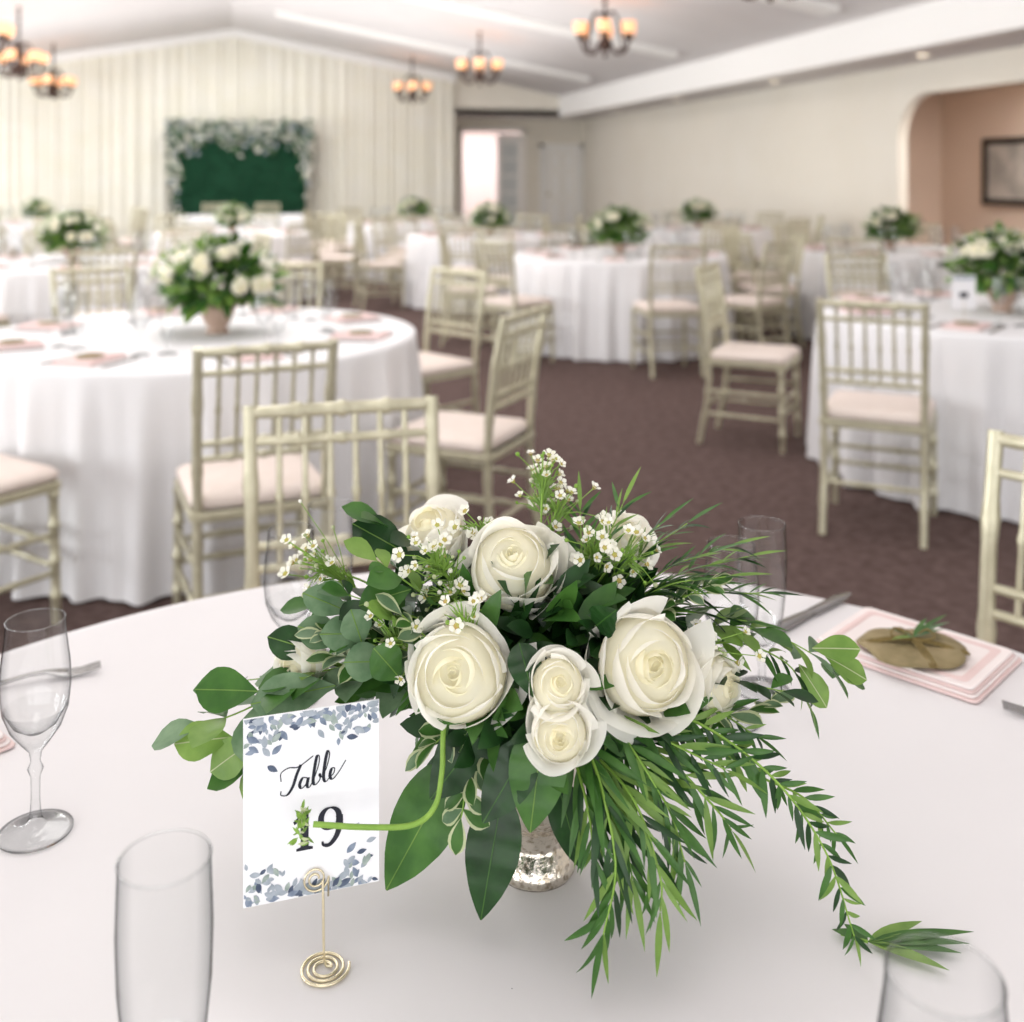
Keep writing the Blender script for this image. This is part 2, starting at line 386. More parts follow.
# ------------------------------------------------------------ tables
def table_data(R, cm, seed, nf=26):
    random.seed(seed); mb = MB(); segs = 360
    ph = [random.uniform(0, 6.28) for _ in range(4)]
    def fa(a): return 0.55*math.sin(nf*a+ph[0]+0.9*math.sin(5*a+ph[3]))+0.3*math.sin((nf//2+2)*a+ph[1])+0.25*math.sin((nf*2-5)*a+ph[2])
    rows = []
    for r in (0.0005, 0.25, 0.5, 0.75, 0.9, 0.965):
        rows.append([Vector((R*r*math.cos(2*math.pi*j/segs), R*r*math.sin(2*math.pi*j/segs), 0.75)) for j in range(segs)])
    for (z, am, dr) in ((0.749, 0, -0.012), (0.744, 0, -0.003), (0.735, 0.001, 0.0), (0.70, 0.006, 0.002), (0.62, 0.018, 0.004), (0.5, 0.03, 0.006), (0.35, 0.038, 0.010), (0.2, 0.044, 0.014), (0.08, 0.048, 0.018), (0.012, 0.05, 0.02)):
        row = []
        for j in range(segs):
            a = 2*math.pi*j/segs; rr = R+dr+am*fa(a)
            row.append(Vector((rr*math.cos(a), rr*math.sin(a), z)))
        rows.append(row)
    mb.grid(rows, cm, closed=True)
    mb.lathe([(0.3, 0.0), (0.3, 0.03), (0.05, 0.06), (0.05, 0.70), (R-0.05, 0.71), (R-0.05, 0.735)], 'black', None, 24)
    return mb.data('draped_round_table')

def chair_data():
    mb = MB(); F = 'frame'
    def turned(p0, p1, r, knots):
        p0 = Vector(p0); p1 = Vector(p1); L = (p1-p0).length
        m = orient(p0, p1-p0); prof = [(r*0.9, 0)]
        for k in knots:
            z = L*k; prof += [(r, z-0.012), (r*1.3, z-0.005), (r*1.3, z+0.005), (r, z+0.012)]
        prof.append((r*0.9, L)); mb.lathe(prof, F, m, 10)
    hw = 0.185
    for s in (-1, 1):
        pts = crom([(s*hw, -0.235, 0.0), (s*hw, -0.19, 0.25), (s*hw, -0.185, 0.45), (s*hw*1.02, -0.205, 0.68), (s*hw*1.04, -0.25, 0.92)], 6)
        rr = [0.0145]*len(pts)
        for q in (3, 9, 15, 20): rr[q] = 0.018
        mb.tube(pts, rr, F, 10)
        turned((s*(hw+0.012), 0.20, 0), (s*(hw+0.008), 0.19, 0.44), 0.0145, (0.2, 0.45, 0.7, 0.92))
        for z in (0.16, 0.28): turned((s*hw, -0.205, z), (s*(hw+0.01), 0.195, z), 0.0095, (0.33, 0.66))
    for z in (0.13, 0.2): turned((-hw, 0.195, z+0.05), (hw, 0.195, z+0.05), 0.0095, (0.33, 0.66))
    turned((-hw, -0.2, 0.2), (hw, -0.2, 0.2), 0.0095, (0.33, 0.66))
    def by(z): return -0.185-0.065*max(0, (z-0.5)/0.42)**1.3
    for z, r in ((0.905, 0.014), (0.845, 0.0095), (0.64, 0.0095), (0.595, 0.0095)):
        turned((-hw-0.002, by(z), z), (hw+0.002, by(z), z), r, (0.25, 0.5, 0.75))
    for i in range(6):
        x = -hw+2*hw*(i+1)/7
        pts = [Vector((x, by(z), z)) for z in (0.595, 0.66, 0.72, 0.735, 0.75, 0.80, 0.905)]
        mb.tube(pts, [0.0065, 0.0065, 0.0065, 0.010, 0.0065, 0.0065, 0.0065], F, 8)
    def sq(hx, y0, y1, z, rad=0.03):
        out = []
        for cx, cy, a0 in ((hx-rad, y1-rad, 0), (-hx+rad, y1-rad, 90), (-hx+rad, y0+rad, 180), (hx-rad, y0+rad, 270)):
            for k in range(4):
                a = math.radians(a0+30*k); out.append(Vector((cx+rad*math.cos(a), cy+rad*math.sin(a), z)))
        return out
    mb.grid([sq(0.20, -0.20, 0.215, 0.415), sq(0.208, -0.205, 0.222, 0.42), sq(0.208, -0.205, 0.222, 0.44), sq(0.2, -0.2, 0.215, 0.445)], F, True, False)
    mb.poly(list(reversed(sq(0.20, -0.20, 0.215, 0.415))), F)
    rw = [sq(0.19, -0.175, 0.205, 0.444), sq(0.202, -0.18, 0.216, 0.455), sq(0.203, -0.18, 0.217, 0.47), sq(0.19, -0.17, 0.205, 0.484), sq(0.15, -0.13, 0.165, 0.49, 0.03), sq(0.05, -0.04, 0.06, 0.492, 0.01)]
    mb.grid(rw, 'cushion', True); mb.poly(rw[-1], 'cushion')
    return mb.data('chiavari_chair')
CH = chair_data()
def chair(x, d, fx, fy):
    link('chiavari_chair', CH, W(x, d), math.atan2(-fx, fy)-TH)

# ------------------------------------------------------------ flowers
def rose(mb, c, d, R, seed, detail=1):
    rnd = random.Random(seed); m = orient(c, d)
    # (rim radius, rim height, petals, outward curl, belly)
    layers = [(.04, .20, 2, .0, .05), (.09, .24, 2, .1, .06), (.15, .27, 3, .2, .08), (.24, .31, 3, .4, .11), (.37, .34, 3, .7, .15), (.53, .30, 4, 1.0, .19), (.70, .14, 4, 1.2, .20), (.82, -.12, 5, 1.3, .16)]
    if detail == 0: layers = [layers[1], layers[4], layers[5], layers[6]]
    nu, nv = (15, 13) if detail else (5, 5)
    a0 = rnd.uniform(0, 6)
    off = Vector((rnd.uniform(-.06, .06), rnd.uniform(-.06, .06), 0))
    for li, (r, zt, cnt, curl, belly) in enumerate(layers):
        fo = off*max(0, 1-li/5)
        for k in range(cnt):
            p0 = a0+li*2.4+2*math.pi*k/cnt+rnd.uniform(-.25, .25); hw = math.pi/cnt*rnd.uniform(1.25, 1.55)
            rj = r*rnd.uniform(.84, 1.16); zj = zt+rnd.uniform(-.08, .08); cj = curl*rnd.uniform(.5, 1.5); tw = rnd.uniform(-.10, .10)
            f1, f2, f3 = rnd.uniform(0, 6), rnd.uniform(0, 6), rnd.uniform(.5, 1.6)*rnd.choice((-1, 1, 1))
            zb = zj-1.0 if li > 3 or not detail else zj-.5
            rows = []
            for iv in range(nv):
                v = iv/(nv-1); row = []
                for iu in range(nu):
                    u = -1+2*iu/(nu-1)
                    vt = v*(1-.24*abs(u)**2.0+.035*max(0, 1-abs(u)*2.2)+.018*math.sin(5*u+f1))
                    w = math.sin(math.pi*(.18+.40*v))
                    ph = p0+u*hw*w
                    rb = .12 if li > 3 else rj*.7
                    rho = rb+(rj-rb)*math.sin(vt*math.pi/2)**.65+.10*rj*u*f3+belly*math.sin(math.pi*min(1, vt*1.02))
                    z = zb+(zj-zb)*vt**1.1+tw*u+.03*math.sin(3*u+f2)*v
                    c2 = max(0, (v-.64)/.36)
                    rho += cj*.13*(rj+.2)*c2**1.8*(1+.6*math.sin(1.5*u+f2))
                    z -= cj*.10*c2**2.0*(1+.5*math.cos(2.0*u+f1))
                    rho -= .03*math.cos(2.5*u+f1)*v*min(1, li*.4)
                    row.append(m @ Vector((rho*R*math.cos(ph)+fo.x*R, rho*R*math.sin(ph)+fo.y*R, z*R)))
                rows.append(row)
            mb.grid(rows, 'rosei' if li < len(layers)*0.5 else 'rose')
    mb.lathe([(.0, .12), (.15, .15), (.3, .17), (.45, .13), (.6, .02), (.74, -.16), (.8, -.4), (.5, -.75), (.1, -.95)], 'rosei', m @ Matrix.Scale(R, 4), 20, False)
    mb.lathe([(0, -.98*R), (.16*R, -.93*R), (.3*R, -.78*R)], 'leafm', m, 8, False)

def sprig(mb, pts, L, Wd, mname, shape, step, ang=50, rnd=None, edge=None, stem='stem', sr=0.0012, curl=0.2, start=0.15, up=(0, 0, 1), alt=None, tip=True):
    rnd = rnd or random.Random(1)
    c = crom(pts, 8); tot = sum((c[i+1]-c[i]).length for i in range(len(c)-1))
    n = len(c); mb.tube(c, [sr*(1-.6*i/n) for i in range(n)], stem, 5)
    acc = 0; nxt = tot*start; k = 0
    for i in range(n-1):
        seg = (c[i+1]-c[i]); l = seg.length
        while acc+l >= nxt and nxt < tot:
            p = c[i]+seg*((nxt-acc)/l); t = seg.normalized()
            sd = t.cross(Vector(up))
            if sd.length < .05: sd = t.cross(Vector((0, 1, 0)))
            sd.normalize(); nn = sd.cross(t)
            for s in ((1, -1) if not alt else ((1,) if k % 2 else (-1,))):
                a = math.radians(ang+rnd.uniform(-14, 14)); az = rnd.uniform(-.6, .6)
                lat = (sd*math.cos(az)+nn*math.sin(az))*s
                sc = rnd.uniform(.65, 1.15)*(1-.35*(nxt/tot)**2)
                mm = mname if isinstance(mname, str) else rnd.choice(mname)
                mb.leaf(p, t*math.cos(a)+lat*math.sin(a)+Vector((0, 0, rnd.uniform(-.1, .1))), nn+Vector((rnd.uniform(-.4, .4), rnd.uniform(-.4, .4), rnd.uniform(-.2, .4))), L*sc, Wd*sc, mm, shape, curl*rnd.uniform(.3, 1.6), .25, edge)
            k += 1; nxt += step*rnd.uniform(.8, 1.2)
        acc += l
    if tip:
        mm = mname if isinstance(mname, str) else rnd.choice(mname)
        mb.leaf(c[-1], c[-1]-c[-3], (0, -.3, 1), L*.8, Wd*.8, mm, shape, .1, .2, edge)

def waxspray(mb, base, tip, spread, nfl, rnd, size=.0052):
    base = Vector(base); tip = Vector(tip); mb.tube(crom([base, (base+tip)/2+Vector((0, 0, .01)), tip], 5), .001, 'stem', 4)
    for i in range(nfl):
        fp = tip+Vector((rnd.gauss(0, 1), rnd.gauss(0, .6), rnd.gauss(0, 1)))*spread*.55
        q = base.lerp(tip, rnd.uniform(.55, .95))
        mb.tube([q, (q+fp)/2+Vector((0, 0, .003)), fp], .0005, 'stem', 3, False)
        d = ((fp-q).normalized()+Vector((rnd.uniform(-.6, .6), -.7, rnd.uniform(0, .9)))).normalized()
        m = orient(fp, d); s = size*rnd.uniform(.8, 1.25)
        if rnd.random() < .62:
            for k in range(5):
                a = 2*math.pi*k/5+rnd.uniform(-.1, .1); t = m.to_3x3() @ Vector((math.cos(a), math.sin(a), .35))
                mb.leaf(fp+t*s*.25, t, m.to_3x3() @ Vector((0, 0, 1)), s*1.0, s*.95, 'waxw', 'obovate', -.2, .2, n=3)
            mb.lathe([(0, -.6*s), (.42*s, 0), (.46*s, .12*s), (.25*s, .2*s), (0, .12*s)], 'waxc', m, 7, False)
        else:
            mb.lathe([(0, -.5*s), (.3*s, -.1*s), (.38*s, .2*s), (0, .55*s)], rnd.choice(['leafe', 'waxw', 'stem']), m, 6, False)
        for _ in range(2): mb.leaf(q, (fp-q)+Vector((rnd.uniform(-.015, .015), 0, .005)), (0, -1, .3), .02, .0018, 'leafl', 'lance', .1, n=3)

# --- main centrepiece (local: x right, y away, z up, origin at vase foot)
E = bpy.data.objects.new('floral_centerpiece', None); COL.objects.link(E); E.location = W(.026, .976, .7505); E.rotation_euler = (0, 0, -TH)
mb = MB()
mb.lathe([(0.0, 0.0), (.036, 0.0), (.038, .004), (.037, .009), (.034, .016), (.028, .024), (.025, .029), (.028, .034), (.026, .039), (.034, .050), (.044, .066), (.052, .088), (.055, .112), (.053, .130), (.056, .138), (.053, .138), (.049, .128), (.0, .120)], 'silver', None, 48, False)
mb.obj('vase', (-.004, .012, 0), parent=E)
rnd = random.Random(5)
mb = MB()
for i in range(1500):
    a = rnd.uniform(0, 2*math.pi); e = rnd.uniform(-.30, 1.45)
    dr = Vector((math.cos(a)*math.cos(e), math.sin(a)*math.cos(e), math.sin(e)))
    s = rnd.uniform(.35, 1.0)
    p = Vector((dr.x*.150-.015, dr.y*.105, .185+dr.z*.100))
    p = Vector((0, 0, .17))+(p-Vector((0, 0, .17)))*s
    L = rnd.uniform(.025, .055)
    mm = rnd.choice(['leafd', 'leafd', 'leafd', 'leafd', 'leafm', 'leafm'])
    dd = dr+Vector((rnd.uniform(-.8, .8), rnd.uniform(-.8, .8), rnd.uniform(-.7, .6)))
    if p.x < -.09 and p.z < .2 and p.y < -.04: continue
    mb.leaf(p, dd, dr+Vector((rnd.uniform(-.8, .8), -.4, .4)), L, L*rnd.uniform(.25, .55), mm, 'ovate', rnd.uniform(0, .4), .2, n=5)
mb.lathe([(0.0, .11), (.05, .125), (.085, .16), (.09, .2), (.06, .235), (0, .25)], 'leafd', None, 16, False)
mb.obj('foliage_core', parent=E)
mb = MB()
G = ['leafm', 'leafl', 'leafm', 'leafg']
DG = ['leafd', 'leafm', 'leafd']
def br(pts, L, Wd, m, sh, step, **k): sprig(mb, pts, L, Wd, m, sh, step, rnd=rnd, **k)
br([(-.08, -.01, .20), (-.19, -.03, .20), (-.27, -.05, .175), (-.30, -.05, .165)], .064, .040, G, 'obovate', .034, ang=50, start=.35)
br([(-.08, -.01, .17), (-.17, -.03, .165), (-.25, -.06, .14)], .056, .036, G, 'obovate', .032, ang=45, start=.6)
br([(-.08, 0, .2), (-.19, 0, .19), (-.28, 0, .180)], .056, .036, DG, 'obovate', .030, ang=50, start=.25)
br([(-.07, -.02, .19), (-.15, -.03, .21), (-.21, -.04, .205)], .054, .036, ['leafm', 'leafg', 'leafl'], 'obovate', .03, ang=45, start=.3)
br([(-.06, 0, .22), (-.15, -.01, .255), (-.205, -.01, .255)], .045, .030, DG, 'obovate', .022, start=.3)
br([(-.06, -.03, .24), (-.11, -.05, .285), (-.145, -.05, .310)], .044, .030, ['leafm', 'leafl'], 'obovate', .02, start=.2)
br([(-.04, 0, .26), (-.1, 0, .300), (-.145, 0, .325)], .055, .034, DG, 'obovate', .026, start=.3)
br([(-.06, -.04, .22), (-.1, -.07, .25), (-.125, -.08, .27)], .040, .027, ['leafm', 'leafl'], 'obovate', .017, start=.2)
br([(-.06, -.04, .22), (-.12, -.06, .235), (-.165, -.06, .245)], .040, .027, ['leafm', 'leafg', 'leafg'], 'obovate', .018, start=.2)
br([(-.05, -.03, .22), (-.10, -.06, .26), (-.17, -.05, .28)], .040, .026, ['leafd', 'leafm', 'leafg'], 'obovate', .018, start=.2)
for b, t, L, Wd, mm in (((-.180, -.060, .205), (-1, 0, -.20), .080, .038, 'leafg'), ((-.25, -.05, .195), (-1, 0, .05), .058, .038, 'leafm'), ((-.245, -.07, .165), (-.8, 0, -.55), .055, .032, 'leafl'),
                        ((-.27, -.06, .160), (-1, 0, -.1), .054, .032, 'leafl'), ((-.12, -.01, .300), (-.75, 0, .45), .062, .038, 'leafd'), ((-.115, -.05, .285), (-.6, -.2, -.1), .048, .032, 'leafm'),
                        ((-.15, -.06, .250), (-.8, -.2, .1), .044, .030, 'leafg'), ((-.13, -.08, .235), (-.9, -.2, .1), .040, .032, 'leafg'), ((-.12, -.09, .225), (-.4, -.2, .6), .038, .032, 'leafm'), ((-.155, -.07, .245), (-.2, -.2, .8), .035, .028, 'leafg'),
                        ((-.17, -.05, .265), (-.8, -.1, .4), .045, .026, 'leafg'), ((-.2, -.03, .22), (-.9, 0, .3), .05, .03, 'leafd'), ((-.175, -.04, .235), (-.9, -.1, .35), .045, .03, 'leafg')):
    mb.leaf(b, t, (0.1, -.8, .6), L, Wd, mm, 'obovate', .1, .2, n=10, rib='leafl' if mm != 'leafl' else 'leafe')
for pts in ([(-.06, -.04, .22), (-.13, -.05, .24), (-.19, -.05, .245)], [(-.06, -.04, .21), (-.12, -.05, .225), (-.18, -.05, .225)], [(-.04, -.06, .22), (-.09, -.08, .25), (-.12, -.08, .275)],
            [(-.03, -.08, .17), (-.06, -.10, .15), (-.068, -.11, .12)], [(-.05, -.06, .19), (-.08, -.08, .175), (-.095, -.085, .165)], [(.07, .0, .22), (.12, -.02, .26), (.15, -.02, .275)], [(.1, -.03, .19), (.16, -.06, .18), (.2, -.05, .185)]):
    br(pts, .036, .020, ['leafg', 'leafm'], 'obovate', .013, edge='leafe', start=.2)
for b, t, L, Wd, mm in (((-.072, -.075, .150), (-.060, -.02, -.10), .128, .055, 'leafm'), ((-.034, -.09, .130), (-.020, -.035, -.10), .100, .046, 'leafd'), ((.0, -.11, .20), (-.012, -.03, -.08), .085, .048, 'leafm'),
                    ((-.04, -.08, .19), (-.05, -.03, -.05), .085, .05, 'leafd'), ((.01, -.1, .15), (.03, -.02, -.1), .08, .03, 'leafd'), ((.045, -.10, .17), (.03, -.03, -.08), .08, .04, 'leafd'),
                    ((-.01, -.11, .185), (-.05, -.03, -.07), .075, .04, 'leafd'), ((-.05, -.10, .225), (-.08, -.04, -.03), .055, .036, 'leafm'), ((.045, -.09, .270), (.02, -.07, .05), .045, .028, 'leafd'), ((-.02, -.10, .26), (.02, -.06, -.05), .045, .028, 'leafd')):
    mb.leaf(b, t, (0, -1, .5), L, Wd, mm, 'ovate', .12, .25, n=14, rib='leafl' if mm == 'leafm' else 'leafm')
mb.obj('foliage_broad', parent=E)
mb = MB()
TL = ['leafm', 'leafd', 'leafl', 'leafm']
for tip in ((.175, 0, .305), (.14, .02, .320), (.111, .0, .325), (.205, .0, .262), (.17, -.02, .285), (.08, .03, .335), (.2, .03, .285), (.04, .04, .325), (.19, -.01, .24), (.15, .0, .27)):
    b = Vector((.04, 0, .2)); t = Vector(tip); br([b, b.lerp(t, .5)+Vector((0, 0, .025)), t], .052, .0055, TL, 'lance', .0095, ang=34, start=.35)
br([(.08, 0, .21), (.16, -.01, .235), (.22, -.01, .225), (.270, -.01, .198)], .046, .026, G, 'obovate', .020, start=.3)
br([(.1, -.01, .2), (.17, -.02, .225), (.225, -.02, .205), (.245, -.02, .165)], .040, .009, TL, 'lance', .014, start=.3)
br([(.1, -.02, .19), (.16, -.05, .205), (.21, -.06, .20)], .040, .018, ['leafd', 'leafm'], 'obovate', .018, start=.2)
for b, t in (((.262, -.01, .208), (.9, -.1, -.45)), ((.25, -.01, .215), (.9, -.1, .05)), ((.235, -.02, .205), (.5, -.2, -.7))):
    mb.leaf(b, t, (0.1, -.8, .6), .045, .024, 'leafl', 'obovate', .1, .2, n=10, rib='leafe')
st = [([(.06, -.06, .19), (.126, -.08, .186), (.189, -.1, .150), (.229, -.12, .10), (.253, -.12, .030)], .036, .0065, .0095, 38),
      ([(.06, -.05, .18), (.13, -.07, .17), (.18, -.08, .14), (.22, -.09, .125), (.245, -.1, .10)], .034, .006, .010, 38),
      ([(.03, -.08, .18), (.045, -.13, .16), (.055, -.155, .11), (.045, -.16, .060)], .066, .0070, .012, 24),
      ([(.03, -.08, .17), (.07, -.13, .15), (.09, -.15, .10), (.09, -.155, .075)], .064, .0070, .012, 24),
      ([(.04, -.07, .18), (.1, -.1, .165), (.14, -.11, .13), (.155, -.11, .11)], .055, .0066, .011, 30),
      ([(.03, -.08, .16), (.06, -.12, .13), (.07, -.14, .090)], .064, .0070, .011, 26),
      ([(.05, -.07, .17), (.1, -.1, .13), (.115, -.12, .09)], .058, .0068, .011, 28),
      ([(.02, -.08, .18), (.035, -.13, .14), (.038, -.15, .115)], .052, .0064, .011, 26),
      ([(.08, -.04, .2), (.15, -.05, .18), (.19, -.05, .155)], .045, .0066, .010, 34),
      ([(.05, -.06, .19), (.10, -.1, .18), (.15, -.11, .16)], .05, .0066, .010, 34),
      ([(.05, -.08, .2), (.08, -.12, .17), (.10, -.13, .14)], .055, .0068, .010, 30)]
for p, L, Wd, stp, an in st:
    br(p, L, Wd, TL, 'lance', stp, ang=an, start=.12, sr=.0016, up=(0, -1, .3))
mb.obj('foliage_trailing', parent=E)
for k, (c, d, R) in enumerate((((-.026, -.04, .308), (-.02, -.68, .73), .047), ((-.072, -.115, .240), (-.12, -.95, .35), .049), ((.09, -.10, .240), (.25, -.90, .32), .050),
                 ((.012, -.13, .240), (.08, -.9, .50), .0265), ((.012, -.142, .204), (.02, -.97, .2), .0275), ((-.105, .02, .318), (-.3, -.45, .8), .036),
                 ((.09, .03, .300), (.5, -.6, .5), .030), ((.158, -.06, .205), (.75, -.65, .1), .030), ((-.222, -.03, .207), (-.5, -.85, .0), .030))):
    mb = MB(); rose(mb, c, d, R, 61+k)
    c = Vector(c); mb.tube([c-Vector(d).normalized()*R*.9, c.lerp(Vector((0, 0, .15)), .5)-Vector((0, 0, .005)), Vector((0, 0, .13))], .0022, 'stem', 5)
    mb.obj('rose_bloom_%d' % (k+1), parent=E)
mb = MB()
for b, t, sp, n in (((0, 0, .28), (.004, .05, .360), .026, 38), ((0, 0, .27), (.02, .04, .335), .03, 24), ((-.05, -.03, .25), (-.098, -.05, .312), .028, 34), ((-.05, -.03, .25), (-.085, -.06, .285), .024, 18), ((.02, 0, .25), (.055, -.02, .315), .026, 30), ((.04, 0, .25), (.085, -.02, .305), .022, 16),
                    ((-.1, 0, .23), (-.215, .01, .285), .028, 36), ((-.05, -.05, .2), (-.135, -.08, .255), .028, 20), ((-.04, -.05, .2), (-.07, -.1, .285), .016, 8), ((.09, -.03, .2), (.15, -.05, .235), .022, 12), ((-.02, 0, .27), (-.06, -.01, .33), .02, 12)):
    waxspray(mb, b, t, sp, n, rnd)
mb.obj('waxflower_sprays', parent=E)
mb = MB()
c = crom([(-.05, -.08, .16), (-.080, -.10, .195), (-.083, -.12, .165), (-.088, -.13, .142), (-.105, -.135, .130), (-.14, -.14, .131), (-.184, -.141, .134)], 8)
mb.tube(c, .0023, 'stem', 8)
for i in range(40):
    z = rnd.uniform(-.020, .012); p = Vector((-.193+.15*z+rnd.gauss(0, .002), -.141+rnd.gauss(0, .002), .134+z))
    mb.leaf(p, (rnd.uniform(-.6, .6), rnd.uniform(-.8, .3), rnd.uniform(-.3, 1)), (0, -1, 0), .009, .0028, rnd.choice(['leafl', 'stem', 'stem', 'leafe']), 'lance', .1, n=3)
mb.obj('drooping_stem', parent=E)

mb = MB()
for a, L in ((-.15, .075), (.15, .095), (-.5, .065), (.45, .06), (0, .085), (2.7, .03), (2.2, .025)):
    mb.leaf((0, 0, .004), (math.cos(a), math.sin(a), .08), (0, 0, 1), L, .0125, rnd.choice(['leafl', 'leafm']), 'lance', .06, .2)
mb.tube([(-.02, .010, .003), (0, 0, .004)], .0014, 'stem', 5)
mb.obj('leaf_sprig', W(.300, .885, .7505), -TH-.05)

# ------------------------------------------------------------ glassware
def goblet(mb, T, rim=.0275, mx=.033, h=.21, segs=40):
    prof = [(0.0, .004), (.010, .0045), (.030, .0015), (.035, .0005), (.035, .002), (.028, .004), (.010, .008), (.0055, .016), (.0042, .035), (.0045, .055), (.0075, .063), (.0045, .070), (.006, .080), (.014, .090), (.024, .104), (mx*.93, .122), (mx, .145), (mx*.98, .165), (rim*1.04, .195), (rim, h)]
    mb.lathe(prof, 'glass', T, segs, False)
    mb.lathe([(0.0, .098), (.010, .100), (.021, .108), (mx*.9, .124)], 'glass', T, segs, False)
    mb.tube([T @ Vector((rim*math.cos(a*math.pi/16), rim*math.sin(a*math.pi/16), h)) for a in range(33)], .0010, 'glass', 8, False)
def flute(mb, T, rim=.029, h=.21, segs=40):
    prof = [(0.0, .004), (.010, .0045), (.030, .0015), (.034, .0005), (.034, .002), (.028, .004), (.009, .008), (.005, .016), (.0042, .03), (.0065, .042), (.012, .052), (.020, .068), (.026, .095), (.0295, .13), (.0305, .165), (rim*1.02, .195), (rim, h)]
    mb.lathe(prof, 'glass', T, segs, False)
    mb.lathe([(0.0, .056), (.008, .058), (.016, .066), (.023, .088)], 'glass', T, segs, False)
    mb.tube([T @ Vector((rim*math.cos(a*math.pi/16), rim*math.sin(a*math.pi/16), h)) for a in range(33)], .0010, 'glass', 8, False)
I4 = Matrix.Identity(4)
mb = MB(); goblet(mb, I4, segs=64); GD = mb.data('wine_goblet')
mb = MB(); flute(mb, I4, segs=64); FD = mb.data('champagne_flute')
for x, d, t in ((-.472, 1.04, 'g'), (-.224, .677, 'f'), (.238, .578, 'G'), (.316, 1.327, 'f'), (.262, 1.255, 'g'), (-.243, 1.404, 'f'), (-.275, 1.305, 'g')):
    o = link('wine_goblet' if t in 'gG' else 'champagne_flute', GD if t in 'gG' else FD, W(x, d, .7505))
    if t == 'G': o.scale = (1.12, 1.12, 1.0)

# ------------------------------------------------------------ table number card + holder
CX, CD = -.165, .868
ang = math.radians(17.5)
E2 = bpy.data.objects.new('table_number_card', None); COL.objects.link(E2)
E2.location = W(CX, CD, .7505); E2.rotation_euler = (0, 0, -TH+ang)
cw, chh, zb = .111, .153, .056
mb = MB(); mb.box((-cw/2, -.0006, zb), (cw/2, .0006, zb+chh), 'card'); mb.obj('card', parent=E2)
def cp(x, y, lay=0): return Vector((-cw/2+x/100, -.0008-.00012*lay, zb+chh-y/100))
def ribbon(mb, pts, wfun, m, lay=0, k=8):
    c = crom([Vector((p[0], p[1], 0)) for p in pts], k); n = len(c)
    rows = []
    for i in range(n):
        t = (c[min(i+1, n-1)]-c[max(i-1, 0)]).normalized(); nn = Vector((-t.y, t.x, 0)); w = wfun(i/(n-1), t)/2
        a = c[i]+nn*w; b = c[i]-nn*w
        rows.append([cp(a.x, a.y, lay), cp(b.x, b.y, lay)])
    mb.grid(rows, m, smooth=False)
mb = MB()
ws = lambda u, t: .085+.17*max(0, t.y)**1.5
def sh(P): return [(5.6+(x-5.6)*1.0, 5.3+(y-5.1)*1.12) for x, y in P]
ribbon(mb, sh([(3.0, 5.3), (3.0, 4.7), (3.6, 4.4), (4.3, 4.45), (4.9, 4.2), (5.6, 3.8)]), ws, 'ink', 2)
ribbon(mb, sh([(4.6, 4.3), (4.25, 5.0), (3.95, 5.8), (3.5, 6.35), (3.0, 6.3), (3.0, 6.0)]), ws, 'ink', 2)
ribbon(mb, sh([(5.15, 5.35), (4.75, 5.3), (4.5, 5.75), (4.65, 6.05), (5.0, 5.8), (5.2, 5.35), (5.1, 5.9), (5.3, 6.05), (5.65, 5.5), (6.05, 4.5), (6.1, 3.9), (5.9, 3.9), (5.7, 4.8), (5.6, 5.7), (5.8, 5.95), (6.15, 5.6), (6.1, 5.2), (6.3, 5.45), (6.7, 4.8), (6.95, 3.9), (6.8, 3.6), (6.6, 4.3), (6.45, 5.4), (6.6, 5.85), (6.95, 5.6), (7.3, 5.3), (7.35, 4.95), (7.1, 5.0), (6.98, 5.5), (7.2, 5.75), (7.7, 5.3), (8.3, 4.5)]), ws, 'ink', 2)
mb.poly([cp(x-.42, y, 2) for x, y in ((4.65, 11.5), (4.65, 11.3), (5.0, 11.2), (5.0, 9.0), (4.5, 9.3), (4.4, 9.05), (5.4, 8.2), (5.65, 8.2), (5.65, 11.2), (6.0, 11.3), (6.0, 11.5))], 'ink')
pts = [(7.0+.76*math.cos(a), 9.25+.88*math.sin(a)) for a in [i*math.pi/6 for i in range(13)]]
w9 = lambda u, t: .13+.36*abs(t.y)**1.3
ribbon(mb, pts, w9, 'ink', 2, 4)
ribbon(mb, [(7.76, 9.1), (7.79, 9.9), (7.50, 10.8), (6.95, 11.4), (6.45, 11.35), (6.35, 11.05)], lambda u, t: .44*(1-u)+.15, 'ink', 3, 6)
r2 = random.Random(9)
def artleaf(x, y, a, L, m, lay):
    d = (math.cos(a), math.sin(a)); pts = []
    for i in range(9):
        u = i/8; w = L*.24*math.sin(math.pi*u**.85) if 0 < i < 8 else 0; pts.append((x+d[0]*L*u-d[1]*w, y+d[1]*L*u+d[0]*w))
    for i in range(7, 0, -1):
        u = i/8; w = L*.24*math.sin(math.pi*u**.85); pts.append((x+d[0]*L*u+d[1]*w, y+d[1]*L*u-d[0]*w))
    pts = [(min(max(px, .05), 11.05), min(max(py, .05), 15.25)) for px, py in pts]
    mb.poly([cp(px, py, lay) for px, py in pts], m)
for i in range(250):
    if i % 2: x = r2.uniform(.2, 10.6); y = abs(r2.gauss(0, 1.25))*(1.1 if (x < 2.5 or x > 7.5) else .7)+.2
    else: x = r2.uniform(.2, 10.6); y = 15.3-abs(r2.gauss(0, 1.1))*(1.3 if (x < 3.5 or x > 8) else .3)-.2
    artleaf(x, y, r2.uniform(0, 6.28), r2.uniform(.45, 1.15), r2.choice(['artb', 'artg', 'arts', 'artd', 'artg', 'artg']), 1+i*.004)
mb.obj('card_print', parent=E2)
mb = MB()
hx = .008
